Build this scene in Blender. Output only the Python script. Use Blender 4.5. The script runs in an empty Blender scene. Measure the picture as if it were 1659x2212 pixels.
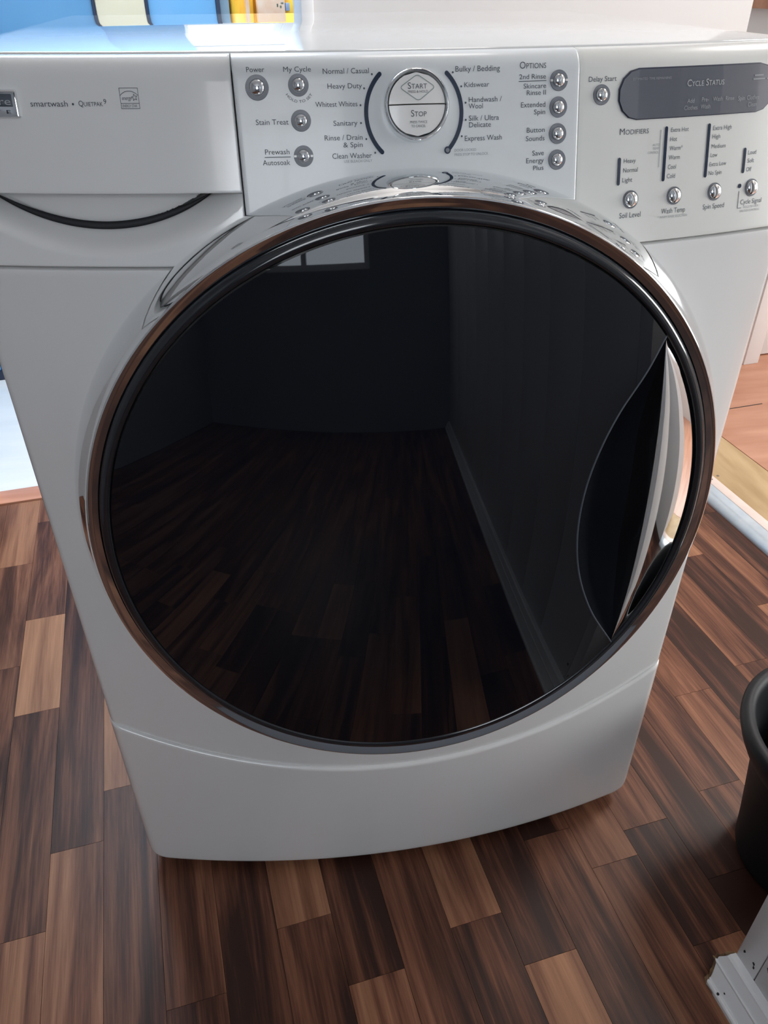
import bpy, bmesh, math, random
import numpy as np
from mathutils import Matrix, Vector

random.seed(7)
C = bpy.context.scene.collection
SC = bpy.context.scene

# ------------------------------------------------------------------ camera
cam_d = bpy.data.cameras.new('camera')
cam_d.sensor_fit = 'VERTICAL'
cam_d.sensor_height = 24.0
cam_d.lens = 1663.0 / 2212.0 * 24.0
cam_d.clip_start = 0.02
cam = bpy.data.objects.new('camera', cam_d)
C.objects.link(cam)
cam.matrix_world = Matrix(((0.987544, 0.093475, -0.126568, -0.11764),
                           (-0.157293, 0.566161, -0.809148, -0.64002),
                           (-0.003977, 0.818978, 0.573812, 1.01071),
                           (0, 0, 0, 1)))
SC.camera = cam

# ------------------------------------------------------------------ world, lights, exposure
SC.view_settings.view_transform = 'Standard'
SC.view_settings.look = 'None'
SC.view_settings.gamma = 1.0
SC.view_settings.use_curve_mapping = False
SC.view_settings.exposure = 0.0

W = bpy.data.worlds.new('sky')
SC.world = W
W.use_nodes = True
bg = W.node_tree.nodes['Background']
bg.inputs[0].default_value = (0.80, 0.90, 1.0, 1)
bg.inputs[1].default_value = 4.0

HA = math.radians(7.5)          # the house grid is turned against the washer


def G(s, t, z=0.0):
    return Vector((s * math.cos(HA) - t * math.sin(HA), s * math.sin(HA) + t * math.cos(HA), z))


def area(name, pos, target, sx, sy, power, col):
    d = bpy.data.lights.new(name, 'AREA')
    d.shape = 'RECTANGLE'
    d.size = sx
    d.size_y = sy
    d.energy = power
    d.color = col
    o = bpy.data.objects.new(name, d)
    C.objects.link(o)
    o.location = pos
    o.rotation_euler = (Vector(target) - Vector(pos)).to_track_quat('-Z', 'Y').to_euler()
    return o


# window daylight behind the camera; unseen fill lights added in back and side rooms
area('window_daylight', G(-0.75, -2.52, 1.75), G(-0.2, 0, 0.9), 0.9, 0.8, 7.6, (0.98, 0.96, 0.96))
area('back_room_fill', G(-0.25, 1.70, 2.30), G(-0.30, 1.45, 0.0), 0.9, 0.5, 48, (0.86, 0.93, 1.0))  # unseen area light, added to brighten the back room
area('side_room_fill', G(2.46, -0.75, 1.15), G(0.6, -0.02, 0.80), 1.2, 1.0, 33, (1.0, 0.96, 0.91))  # unseen area light, placed to brighten the washer's right front
area('side_room_top_fill', G(1.85, 0.55, 2.36), G(1.85, 0.75, 0), 0.5, 0.5, 32, (1.0, 0.96, 0.92))  # unseen area light, added to brighten the counter and laminate
area('ceiling_lamp_light', G(0.45, 0.70, 2.34), G(0.45, 0.70, 0), 0.40, 0.40, 3.5, (1.0, 0.94, 0.88))

# ------------------------------------------------------------------ materials
MATS = {}


def mat(name, col, rough=0.5, metal=0.0, spec=0.5, coat=0.0, coat_rough=0.05, emit=None, estr=0.0):
    m = bpy.data.materials.new(name)
    m.use_nodes = True
    b = m.node_tree.nodes['Principled BSDF']
    b.inputs['Base Color'].default_value = (*col, 1)
    b.inputs['Roughness'].default_value = rough
    b.inputs['Metallic'].default_value = metal
    b.inputs['Specular IOR Level'].default_value = spec
    b.inputs['Coat Weight'].default_value = coat
    b.inputs['Coat Roughness'].default_value = coat_rough
    if emit:
        b.inputs['Emission Color'].default_value = (*emit, 1)
        b.inputs['Emission Strength'].default_value = estr
    MATS[name] = m
    return m


def vary(m, c1, c2, scale=6.0, detail=4.0, stretch=(1, 1, 1), rot=0.0, bump=0.0, contrast=(0.3, 0.7)):
    """noise-mixed base colour (world position) with optional fine bump"""
    nt = m.node_tree
    N = nt.nodes
    L = nt.links
    b = N['Principled BSDF']
    geo = N.new('ShaderNodeNewGeometry')
    mp = N.new('ShaderNodeMapping')
    mp.inputs['Rotation'].default_value = (0, 0, rot)
    mp.inputs['Scale'].default_value = stretch
    no = N.new('ShaderNodeTexNoise')
    no.inputs['Scale'].default_value = scale
    no.inputs['Detail'].default_value = detail
    cr = N.new('ShaderNodeValToRGB')
    cr.color_ramp.elements[0].position = contrast[0]
    cr.color_ramp.elements[1].position = contrast[1]
    cr.color_ramp.elements[0].color = (*c1, 1)
    cr.color_ramp.elements[1].color = (*c2, 1)
    L.new(geo.outputs['Position'], mp.inputs['Vector'])
    L.new(mp.outputs[0], no.inputs['Vector'])
    L.new(no.outputs['Fac'], cr.inputs[0])
    L.new(cr.outputs[0], b.inputs['Base Color'])
    if bump:
        bp = N.new('ShaderNodeBump')
        bp.inputs['Strength'].default_value = bump
        bp.inputs['Distance'].default_value = 0.002
        L.new(no.outputs['Fac'], bp.inputs['Height'])
        L.new(bp.outputs[0], b.inputs['Normal'])
    return m


WHITE = mat('white_enamel', (0.74, 0.74, 0.73), 0.16, coat=0.5)
vary(WHITE, (0.73, 0.73, 0.725), (0.75, 0.75, 0.74), 9)
LID = mat('glossy_white_enamel', (0.66, 0.67, 0.67), 0.06, coat=0.8, coat_rough=0.02)
vary(LID, (0.65, 0.66, 0.66), (0.67, 0.68, 0.68), 7)
SILVER = mat('silver_console_plastic', (0.68, 0.705, 0.715), 0.30, coat=0.25, coat_rough=0.06)
vary(SILVER, (0.675, 0.70, 0.71), (0.69, 0.715, 0.725), 60)
PANELW = mat('warm_white_plastic', (0.70, 0.70, 0.67), 0.25, coat=0.3)
vary(PANELW, (0.69, 0.69, 0.66), (0.71, 0.71, 0.68), 12)
CHROME = mat('chrome', (0.80, 0.82, 0.83), 0.035, metal=1.0)
vary(CHROME, (0.79, 0.81, 0.82), (0.81, 0.83, 0.84), 30)
BLACKP = mat('black_gloss_plastic', (0.010, 0.012, 0.016), 0.12, coat=0.5)
vary(BLACKP, (0.009, 0.011, 0.015), (0.012, 0.014, 0.018), 20)
GLASS = mat('smoked_black_glass', (0.0035, 0.005, 0.008), 0.02, spec=0.5)
vary(GLASS, (0.0025, 0.004, 0.007), (0.005, 0.006, 0.009), 3)
INK = mat('slate_print', (0.055, 0.07, 0.09), 0.5)
vary(INK, (0.05, 0.065, 0.085), (0.06, 0.075, 0.095), 80)
INKL = mat('pale_grey_print', (0.28, 0.30, 0.32), 0.5)
vary(INKL, (0.27, 0.29, 0.31), (0.30, 0.32, 0.34), 80)
INKV = mat('display_print', (0.40, 0.42, 0.43), 0.5)
vary(INKV, (0.38, 0.40, 0.41), (0.42, 0.44, 0.45), 80)
INKF = mat('faint_display_print', (0.26, 0.28, 0.30), 0.5)
vary(INKF, (0.24, 0.26, 0.28), (0.29, 0.31, 0.33), 80)
INKG = mat('green_grey_print', (0.22, 0.27, 0.26), 0.5)
vary(INKG, (0.21, 0.26, 0.25), (0.23, 0.28, 0.27), 80)
LENS = mat('dark_lens', (0.015, 0.028, 0.055), 0.15, coat=0.4)
vary(LENS, (0.013, 0.026, 0.05), (0.018, 0.032, 0.06), 50)
DISP = mat('grey_display_window', (0.10, 0.11, 0.135), 0.22, coat=0.6, coat_rough=0.06)
vary(DISP, (0.095, 0.105, 0.13), (0.11, 0.115, 0.14), 25)
DISPE = mat('display_edge', (0.03, 0.035, 0.06), 0.25, coat=0.4)
vary(DISPE, (0.028, 0.033, 0.056), (0.033, 0.038, 0.065), 25)
RINGG = mat('grey_button_surround', (0.19, 0.20, 0.225), 0.4)
vary(RINGG, (0.18, 0.19, 0.215), (0.20, 0.21, 0.235), 80)
KEY = mat('pearl_white_key', (0.78, 0.77, 0.75), 0.28, coat=0.3)
vary(KEY, (0.77, 0.76, 0.74), (0.79, 0.78, 0.76), 40)
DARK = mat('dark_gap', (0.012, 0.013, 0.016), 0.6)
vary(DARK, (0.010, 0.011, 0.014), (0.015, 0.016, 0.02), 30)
BINM = mat('black_bin_plastic', (0.006, 0.0075, 0.010), 0.5, spec=0.35)
vary(BINM, (0.005, 0.0065, 0.009), (0.008, 0.0095, 0.012), 25, bump=0.05)
PAINT = mat('white_wall_paint', (0.66, 0.655, 0.655), 0.55)
vary(PAINT, (0.645, 0.64, 0.64), (0.675, 0.67, 0.67), 2.5, bump=0.03)
PAINTT = mat('white_trim_paint', (0.78, 0.79, 0.80), 0.35)
vary(PAINTT, (0.76, 0.77, 0.78), (0.80, 0.81, 0.82), 5, bump=0.03)
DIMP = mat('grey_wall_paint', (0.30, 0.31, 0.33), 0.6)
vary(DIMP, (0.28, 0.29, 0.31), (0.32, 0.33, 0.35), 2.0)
CEIL = mat('ceiling_paint', (0.76, 0.76, 0.76), 0.7)
vary(CEIL, (0.74, 0.74, 0.74), (0.78, 0.78, 0.78), 2.0)
CHIP = mat('bare_chipped_wood', (0.20, 0.12, 0.06), 0.8)
vary(CHIP, (0.10, 0.055, 0.03), (0.34, 0.22, 0.11), 120)
ROOMF = mat('white_tile_floor', (0.80, 0.80, 0.79), 0.3)
vary(ROOMF, (0.74, 0.75, 0.75), (0.84, 0.83, 0.82), 5, stretch=(0.4, 3, 1))
SILL = mat('orange_wood_sill', (0.60, 0.27, 0.17), 0.3)
vary(SILL, (0.52, 0.22, 0.13), (0.66, 0.32, 0.21), 14, stretch=(0.3, 3, 1))
ORANGE = mat('orange_laminate', (0.46, 0.22, 0.135), 0.35)
vary(ORANGE, (0.38, 0.165, 0.095), (0.53, 0.275, 0.18), 9, stretch=(0.35, 2.2, 1), rot=0.3)
PLY = mat('plywood', (0.46, 0.32, 0.17), 0.55)
vary(PLY, (0.36, 0.235, 0.11), (0.54, 0.39, 0.22), 10, stretch=(2.2, 0.4, 1))
ALU = mat('pale_metal_edge', (0.60, 0.70, 0.78), 0.28, metal=0.6)
vary(ALU, (0.56, 0.66, 0.75), (0.64, 0.73, 0.80), 40)
STRIP = mat('pinkish_white_strip', (0.74, 0.62, 0.57), 0.4)
vary(STRIP, (0.70, 0.58, 0.53), (0.78, 0.66, 0.61), 30)
BLUE = mat('sky_blue_lacquer', (0.15, 0.42, 0.74), 0.3)
vary(BLUE, (0.135, 0.39, 0.70), (0.17, 0.45, 0.78), 3)
CREAM = mat('cream_lacquer', (0.78, 0.72, 0.52), 0.4)
vary(CREAM, (0.76, 0.70, 0.50), (0.80, 0.74, 0.55), 3)
EDGE = mat('dark_navy_edge', (0.015, 0.03, 0.07), 0.4)
vary(EDGE, (0.013, 0.027, 0.065), (0.018, 0.034, 0.078), 10)
GREYB = mat('blue_grey_paint', (0.22, 0.34, 0.45), 0.4)
vary(GREYB, (0.20, 0.32, 0.43), (0.24, 0.36, 0.47), 10)
YEL = mat('yellow_printed_plastic', (0.86, 0.52, 0.04), 0.35)
vary(YEL, (0.84, 0.36, 0.02), (0.90, 0.62, 0.06), 14, stretch=(3, 3, 0.4))
PEACH = mat('peach_label', (0.80, 0.56, 0.40), 0.5)
vary(PEACH, (0.78, 0.50, 0.34), (0.82, 0.66, 0.52), 25)
LEAF = mat('green_leaf_print', (0.12, 0.28, 0.20), 0.5)
vary(LEAF, (0.10, 0.25, 0.17), (0.15, 0.32, 0.24), 60)
CAPB = mat('blue_cap_plastic', (0.30, 0.42, 0.65), 0.35)
vary(CAPB, (0.28, 0.40, 0.62), (0.33, 0.45, 0.68), 30)
STEEL = mat('screw_steel', (0.22, 0.20, 0.19), 0.4, metal=0.8)
vary(STEEL, (0.20, 0.18, 0.17), (0.25, 0.23, 0.22), 200)


def wood_material():
    m = bpy.data.materials.new('walnut_strip_wood')
    m.use_nodes = True
    nt = m.node_tree
    N = nt.nodes
    L = nt.links
    b = N['Principled BSDF']
    geo = N.new('ShaderNodeNewGeometry')
    oi = N.new('ShaderNodeObjectInfo')
    off = N.new('ShaderNodeVectorMath')
    off.operation = 'ADD'
    rnd = N.new('ShaderNodeCombineXYZ')
    mul = N.new('ShaderNodeMath')
    mul.operation = 'MULTIPLY'
    mul.inputs[1].default_value = 37.0
    L.new(oi.outputs['Random'], mul.inputs[0])
    for i in range(3):
        L.new(mul.outputs[0], rnd.inputs[i])
    rot = N.new('ShaderNodeMapping')
    rot.inputs['Rotation'].default_value = (0, 0, -HA)
    L.new(geo.outputs['Position'], rot.inputs['Vector'])
    L.new(rot.outputs[0], off.inputs[0])
    L.new(rnd.outputs[0], off.inputs[1])

    def noise(scale, detail, stretch, dist=0.0, rough=0.5):
        mp = N.new('ShaderNodeMapping')
        mp.inputs['Scale'].default_value = stretch
        no = N.new('ShaderNodeTexNoise')
        no.inputs['Scale'].default_value = scale
        no.inputs['Detail'].default_value = detail
        no.inputs['Roughness'].default_value = rough
        no.inputs['Distortion'].default_value = dist
        L.new(off.outputs[0], mp.inputs['Vector'])
        L.new(mp.outputs[0], no.inputs['Vector'])
        return no
    broad = noise(19, 4, (1, 0.075, 1), 1.3, 0.55)
    streak = noise(75, 5, (1, 0.035, 1), 0.4, 0.65)
    fine = noise(420, 4, (1, 0.03, 1), 0.1, 0.7)
    mix = N.new('ShaderNodeMath')
    mix.operation = 'MULTIPLY_ADD'
    mix.inputs[1].default_value = 0.85
    L.new(broad.outputs['Fac'], mix.inputs[0])
    m2 = N.new('ShaderNodeMath')
    m2.operation = 'MULTIPLY_ADD'
    m2.inputs[1].default_value = 0.36
    L.new(streak.outputs['Fac'], m2.inputs[0])
    m3 = N.new('ShaderNodeMath')
    m3.operation = 'MULTIPLY'
    m3.inputs[1].default_value = 0.24
    L.new(fine.outputs['Fac'], m3.inputs[0])
    L.new(m3.outputs[0], m2.inputs[2])
    L.new(m2.outputs[0], mix.inputs[2])
    # plank tone from the object colour's red channel shifts the grain ramp
    sep = N.new('ShaderNodeSeparateColor')
    L.new(oi.outputs['Color'], sep.inputs[0])
    sh = N.new('ShaderNodeMath')
    sh.operation = 'ADD'
    L.new(mix.outputs[0], sh.inputs[0])
    sb = N.new('ShaderNodeMath')
    sb.operation = 'SUBTRACT'
    sb.inputs[1].default_value = 0.5 + 0.17
    L.new(sep.outputs[0], sb.inputs[0])
    L.new(sb.outputs[0], sh.inputs[1])
    cr = N.new('ShaderNodeValToRGB')
    e = cr.color_ramp.elements
    e[0].position = 0.40
    e[0].color = (0.034, 0.014, 0.010, 1)
    e[1].position = 1.0
    e[1].color = (0.50, 0.25, 0.135, 1)
    for p, c in ((0.50, (0.080, 0.031, 0.019, 1)), (0.60, (0.17, 0.070, 0.040, 1)), (0.76, (0.31, 0.145, 0.080, 1))):
        q = e.new(p)
        q.color = c
    L.new(sh.outputs[0], cr.inputs[0])
    L.new(cr.outputs[0], b.inputs['Base Color'])
    b.inputs['Roughness'].default_value = 0.42
    b.inputs['Specular IOR Level'].default_value = 0.25
    bp = N.new('ShaderNodeBump')
    bp.inputs['Strength'].default_value = 0.10
    bp.inputs['Distance'].default_value = 0.0006
    L.new(fine.outputs['Fac'], bp.inputs['Height'])
    L.new(bp.outputs[0], b.inputs['Normal'])
    return m


WOOD = wood_material()

# ------------------------------------------------------------------ mesh helpers


def obj(name, me, material=None, parent=None):
    o = bpy.data.objects.new(name, me)
    C.objects.link(o)
    if material:
        me.materials.clear()
        me.materials.append(material)
    if parent:
        o.parent = parent
    return o


def mesh(name, verts, faces, material, parent=None, smooth=False, fix=True, sharp=None):
    me = bpy.data.meshes.new(name)
    me.from_pydata([tuple(v) for v in verts], [], faces)
    if fix:
        bm = bmesh.new()
        bm.from_mesh(me)
        bmesh.ops.recalc_face_normals(bm, faces=bm.faces)
        bm.to_mesh(me)
        bm.free()
    if smooth:
        me.shade_smooth()
        if sharp:
            me.set_sharp_from_angle(angle=math.radians(sharp))
    me.update()
    return obj(name, me, material, parent)


def empty(name, label, cat, loc=(0, 0, 0), group=None):
    o = bpy.data.objects.new(name, None)
    C.objects.link(o)
    o.location = loc
    o.empty_display_size = 0.05
    tag(o, label, cat, group)
    return o


def tag(o, label, cat, group=None):
    o['label'] = label
    o['category'] = cat
    if group:
        o['group'] = group
    return o


def struct(o):
    o['kind'] = 'structure'
    return o


def gbox_data(s0, s1, t0, t1, z0, z1):
    v = [G(s, t, z) for z in (z0, z1) for (s, t) in ((s0, t0), (s1, t0), (s1, t1), (s0, t1))]
    f = [(3, 2, 1, 0), (4, 5, 6, 7), (0, 1, 5, 4), (1, 2, 6, 5), (2, 3, 7, 6), (3, 0, 4, 7)]
    return v, f


def gboxes(name, boxes, material, parent=None, bevel=0.0):
    V, F = [], []
    for bx in boxes:
        v, f = gbox_data(*bx)
        n = len(V)
        V += v
        F += [tuple(i + n for i in q) for q in f]
    o = mesh(name, V, F, material, parent)
    if bevel:
        bev(o, bevel)
    return o


def bev(o, w, seg=2):
    bm = bmesh.new()
    bm.from_mesh(o.data)
    bmesh.ops.bevel(bm, geom=[e for e in bm.edges if e.calc_face_angle(0) > 0.5], offset=w, segments=seg, affect='EDGES', profile=0.5)
    bm.to_mesh(o.data)
    bm.free()
    o.data.shade_smooth()
    o.data.set_sharp_from_angle(angle=math.radians(35))


def grid_faces(nu, nv, closed_u=False, start=0):
    f = []
    for j in range(nv - 1):
        for i in range(nu - 1 + (1 if closed_u else 0)):
            a = j * nu + i
            b = j * nu + (i + 1) % nu
            f.append((start + a, start + b, start + b + nu, start + a + nu))
    return f


# ------------------------------------------------------------------ the setting
PW = 0.0716
S0 = -0.5505
floor = struct(gboxes('floor', [(-1.62, 0.96, -2.62, 1.049, -0.05, -0.004)], DARK))
# strips: for each column the known end joints (t) from far to near with the tone of the piece above each joint
KNOWN = {-2: [(0.62, .05), (0.15, -.05)],
         -1: [(0.80, .10), (0.494, .0), (0.12, -.05)],
         0: [(0.95, .10), (0.616, .02), (0.374, .30), (-0.012, -.03)],
         1: [(0.72, .08), (0.099, -.01), (-0.42, .10)],
         2: [(0.46, .02), (0.183, .28), (-0.30, -.01)],
         3: [(0.30, .02), (-0.152, .10)],
         4: [(0.10, .0), (-0.33, -.08)],
         5: [(0.12, .0), (-0.095, .14)],
         6: [(0.18, .0), (-0.187, -.09)],
         7: [(0.05, .0), (-0.36, -.02)],
         8: [(0.11, .0), (-0.158, .08)],
         9: [(0.13, .0), (-0.227, -.06)],
         10: [(0.30, .0), (-0.073, -.12), (-0.45, -.05)],
         11: [(0.16, .0), (-0.138, .12), (-0.50, .0)],
         12: [(0.20, .02), (-0.10, .0), (-0.267, -.13)],
         13: [(0.28, .05), (-0.197, -.01)],
         14: [(0.38, .06), (-0.075, -.03), (-0.45, .10)],
         15: [(0.50, .02), (0.096, .14), (-0.30, .06)],
         16: [(0.55, .12), (0.025, .0), (-0.40, .12)],
         17: [(0.60, .02), (0.127, .08), (-0.30, .0)],
         18: [(0.42, .12), (0.05, .03)],
         19: [(0.70, .0), (0.25, .10)]}
AFTER = {0: .05, 3: -.08, 5: -.06, 6: .02, 8: -.06, 9: .16, 12: .03, 13: -.14, 10: -.05}
unit, uf = None, None
pv = [(x, y, z) for z in (0, 1) for (x, y) in ((0, 0), (1, 0), (1, 1), (0, 1))]
pf = [(3, 2, 1, 0), (4, 5, 6, 7), (0, 1, 5, 4), (1, 2, 6, 5), (2, 3, 7, 6), (3, 0, 4, 7)]
pme = bpy.data.meshes.new('plank')
pme.from_pydata(pv, [], pf)
pme.materials.append(WOOD)
far_boxes = []
kmin = int(math.floor((-1.60 - S0) / PW))
kmax = int(math.floor((0.935 - S0) / PW))
for k in range(kmin, kmax + 1):
    s0 = max(-1.60, S0 + k * PW)
    s1 = min(0.945, S0 + (k + 1) * PW)
    hi = 1.046
    segs = []
    for (tj, tone) in KNOWN.get(k, []):
        segs.append((tj, hi, tone))
        hi = tj
    first = True
    while hi > -2.60:
        ln = random.uniform(0.26, 0.52)
        tone = random.choice((-.08, -.04, 0, 0.03, .08, .16))
        if first and k in AFTER:
            tone = AFTER[k]
            ln = 0.45
        elif first:
            ln = random.uniform(0.1, 0.5) if k not in KNOWN else ln
        first = False
        lo = max(-2.60, hi - ln)
        if lo < -2.45:
            lo = -2.60
        segs.append((lo, hi, tone))
        hi = lo
    for (lo, h, tone) in segs:
        g = 0.00025
        if h < -0.62 or s1 < -1.02:
            far_boxes.append((s0 + g, s1 - g, lo + g, h - g, -0.004, 0.0))
            continue
        o = bpy.data.objects.new('plank', pme)
        C.objects.link(o)
        o.parent = floor
        o.location = G(s0 + g, lo + g, -0.004)
        o.rotation_euler = (0, 0, HA)
        o.scale = (s1 - s0 - 2 * g, h - lo - 2 * g, 0.004 + random.uniform(0, 0.0001))
        o.color = (0.5 + tone * 1.0 - (0.09 if k >= 13 else 0.0) + random.uniform(-0.02, 0.02), 0, 0, 1)  # right-hand columns toned darker to offset the strong side light
fo = gboxes('plank_field', far_boxes, WOOD, floor)
fo['kind'] = 'stuff'
fo.color = (0.5, 0, 0, 1)

# back room floor and the door sill
struct(gboxes('floor', [(-1.62, 0.9, 1.107, 2.2, -0.05, 0.0)], ROOMF))
sill = struct(gboxes('trim_1', [(-0.66, 0.15, 1.049, 1.107, -0.05, 0.004)], SILL, bevel=0.0015))
# side room: metal edge, strip, plywood, laminate boards
struct(gboxes('floor', [(1.0, 2.55, -2.62, 2.2, -0.05, -0.003)], DARK))
prof = [(0.935, 0.0)] + [(0.957 - 0.022 * math.cos(a), 0.016 * math.sin(a)) for a in np.linspace(0.15, math.pi / 2, 8)] + [(0.975, 0.016), (0.975, -0.03), (0.935, -0.03)]
t0, t1 = -0.56, 1.05
v = [G(s, t0, z) for s, z in prof] + [G(s, t1, z) for s, z in prof]
n = len(prof)
f = [(i, (i + 1) % n, (i + 1) % n + n, i + n) for i in range(n)] + [tuple(range(n)), tuple(range(2 * n - 1, n - 1, -1))]
edge = struct(mesh('trim_2', v, f, ALU, smooth=True, sharp=40))
strip = struct(gboxes('trim_3', [(0.975, 1.0, -0.56, 1.05, -0.03, 0.017)], STRIP, bevel=0.001))
plyb = struct(gboxes('trim_4', [(1.0, 1.146, -0.56, 1.05, -0.03, 0.012)], PLY, bevel=0.001))
lam = struct(gboxes('floor', [(1.15, 1.16, 0.10, 0.11, -0.02, -0.004)], ORANGE))
gboxes('board', [(1.1505, 2.5, -2.6, 2.11, -0.003, 0.010)], ORANGE, lam)
gboxes('board_crack', [(1.16, 1.376, 0.9505, 0.9535, 0.0095, 0.0106)], DARK, lam)


def disc(name, c, r, h, material, parent, axis='z', n=12):
    v = []
    for zz, rr in ((0, r), (h * 0.7, r), (h, r * 0.7)):
        for i in range(n):
            a = 2 * math.pi * i / n
            v.append(Vector(c) + Vector((rr * math.cos(a), rr * math.sin(a), zz)))
    f = grid_faces(n, 3, True) + [tuple(range(2 * n, 3 * n))]
    return mesh(name, v, f, material, parent, smooth=True, sharp=40)


for p_ in (G(1.017, 0.66, 0.012), G(0.987, 0.645, 0.017)):
    disc('screw', p_, 0.0032, 0.0012, STEEL, plyb)

# walls
wb = struct(gboxes('wall_back', [(0.158, 1.12, 1.05, 1.106, -0.05, 2.4), (-1.62, -0.70, 1.05, 1.106, -0.05, 2.4), (-0.70, 0.158, 1.05, 1.106, 2.06, 2.4)], PAINT))
struct(gboxes('trim_5', [(0.134, 0.158, 1.040, 1.116, -0.05, 2.06)], PAINTT, bevel=0.002))
struct(gboxes('trim_6', [(-0.70, -0.648, 1.040, 1.116, -0.05, 2.06)], PAINTT, bevel=0.002))
struct(gboxes('trim_7', [(-0.70, 0.158, 1.040, 1.116, 2.06, 2.11)], PAINTT, bevel=0.002))
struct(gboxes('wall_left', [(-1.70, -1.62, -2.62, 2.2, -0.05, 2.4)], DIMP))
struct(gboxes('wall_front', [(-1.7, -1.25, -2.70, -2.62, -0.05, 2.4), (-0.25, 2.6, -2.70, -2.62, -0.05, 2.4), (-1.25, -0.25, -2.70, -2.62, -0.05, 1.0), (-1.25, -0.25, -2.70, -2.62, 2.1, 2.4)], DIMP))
struct(gboxes('wall_side', [(0.96, 1.15, -2.62, -0.56, -0.05, 2.4), (0.96, 1.15, -0.56, 1.05, 2.1, 2.4)], PAINT))
struct(gboxes('wall_far', [(-1.7, -0.02, 2.12, 2.2, -0.05, 2.4), (0.30, 2.6, 2.12, 2.2, -0.05, 2.4), (-0.02, 0.30, 2.12, 2.2, -0.05, 1.06), (-0.02, 0.30, 2.12, 2.2, 1.9, 2.4)], PAINT))
struct(gboxes('wall_outer', [(2.5, 2.58, -2.7, -1.4, -0.05, 2.4), (2.5, 2.58, -0.1, 2.2, -0.05, 2.4), (2.5, 2.58, -1.4, -0.1, -0.05, 0.6), (2.5, 2.58, -1.4, -0.1, 1.7, 2.4)], PAINT))
struct(gboxes('added_window', [(2.52, 2.55, -1.4, -0.1, 0.6, 0.64), (2.52, 2.55, -1.4, -0.1, 1.66, 1.7), (2.52, 2.55, -1.4, -1.36, 0.64, 1.66), (2.52, 2.55, -0.14, -0.1, 0.64, 1.66), (2.52, 2.55, -0.77, -0.73, 0.64, 1.66)], PAINTT))  # unseen window frame, added with its wall opening for the side room light
struct(gboxes('wall_middle', [(0.86, 0.92, 1.106, 2.12, -0.05, 2.4)], PAINT))
struct(gboxes('ceiling', [(-1.7, 2.58, -2.7, 2.2, 2.4, 2.46)], CEIL))
# window bars
w1 = struct(gboxes('window_1', [(-0.02, 0.30, 2.15, 2.17, 1.06, 1.09), (-0.02, 0.30, 2.15, 2.17, 1.87, 1.90), (-0.02, 0.005, 2.15, 2.17, 1.09, 1.87), (0.275, 0.30, 2.15, 2.17, 1.09, 1.87)], PAINTT))
w2 = struct(gboxes('window_2', [(-1.25, -0.25, -2.68, -2.66, 1.0, 1.04), (-1.25, -0.25, -2.68, -2.66, 2.06, 2.1), (-1.25, -1.21, -2.68, -2.66, 1.04, 2.06), (-0.29, -0.25, -2.68, -2.66, 1.04, 2.06), (-0.77, -0.73, -2.68, -2.66, 1.04, 2.06)], PAINTT))

# white board partition at the right of the camera
TE = -0.303
wr = struct(gboxes('wall_right', [(0.338, 0.380, -2.62, TE - 0.004, -0.01, 2.4)], DARK))
bt = [TE, -0.335, -0.52, -0.70, -0.90, -1.12, -1.36, -1.62, -1.9, -2.2, -2.61]
for a_, b_ in zip(bt[:-1], bt[1:]):
    gboxes('board', [(0.332, 0.385, b_ + 0.0006, a_ - 0.0006, 0.0, 2.395)], PAINTT, wr, bevel=0.0012)
# moulded baseboard with a broken end
bp_ = [(0.296, 0.0), (0.296, 0.010), (0.299, 0.0135), (0.303, 0.0145), (0.307, 0.0125), (0.3085, 0.0125), (0.314, 0.022), (0.323, 0.034), (0.3275, 0.040), (0.3285, 0.045), (0.3315, 0.0465), (0.334, 0.0445), (0.338, 0.052), (0.346, 0.062), (0.349, 0.068), (0.356, 0.072), (0.3715, 0.074), (0.3715, 0.0)]
bp_ = [(0.297 + (a - 0.296) * 0.035 / 0.0755, b * 0.57) for a, b in bp_]
n = len(bp_)
endt = [-0.310, -0.309, -0.308, -0.309, -0.3065, -0.307, -0.306, -0.302, -0.300, -0.297, -0.2955, -0.297, -0.2965, -0.3, -0.302, -0.302, -0.303, -0.303]
v = [G(s, te, z) for (s, z), te in zip(bp_, endt)] + [G(s, -2.61, z) for s, z in bp_]
f = [(i, (i + 1) % n, (i + 1) % n + n, i + n) for i in range(n)] + [tuple(range(n)), tuple(range(2 * n - 1, n - 1, -1))]
bb = struct(mesh('baseboard_right', v, f, PAINTT, smooth=True, sharp=22))
# bare wood of the broken end
v = [G(s + (0.001 if i not in (0, n - 1) else 0), te + 0.004 + 0.002 * math.sin(i * 2.3), max(0, z - 0.002)) for i, ((s, z), te) in enumerate(zip(bp_, endt))] + [G(s, te - 0.012, max(0, z - 0.002)) for (s, z), te in zip(bp_, endt)]
mesh('broken_end', v, f, CHIP, bb)
for (s, t, z, r) in ((0.2995, -0.326, 0.0080, 0.0016), (0.3060, -0.329, 0.0115, 0.0014)):
    disc('nail_hole', G(s, t, z), r, 0.0016, DARK, bb)
for (t, z, r) in ((-0.311, 0.062, 0.0016), (-0.3265, 0.064, 0.0016), (-0.3285, 0.059, 0.0014), (-0.345, 0.085, 0.003)):
    v = []
    for i in range(9):
        a = 2 * math.pi * i / 9
        rr = r * random.uniform(0.6, 1.3)
        v.append(G(0.3316, t + rr * math.cos(a), z + 1.6 * rr * math.sin(a)))
    v2 = [p + Vector((0.004, 0, 0)) for p in v]
    mesh('paint_chip', v + v2, grid_faces(9, 2, True) + [tuple(range(9))], DARK, wr)

# ------------------------------------------------------------------ washer: shared surface
WH = 0.343
BOW = 0.046
LEAN = 0.2784
ZK = 0.8255
CX = 0.0035


def yf(x):
    return -BOW * (1 - (x / WH) ** 2)


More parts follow.
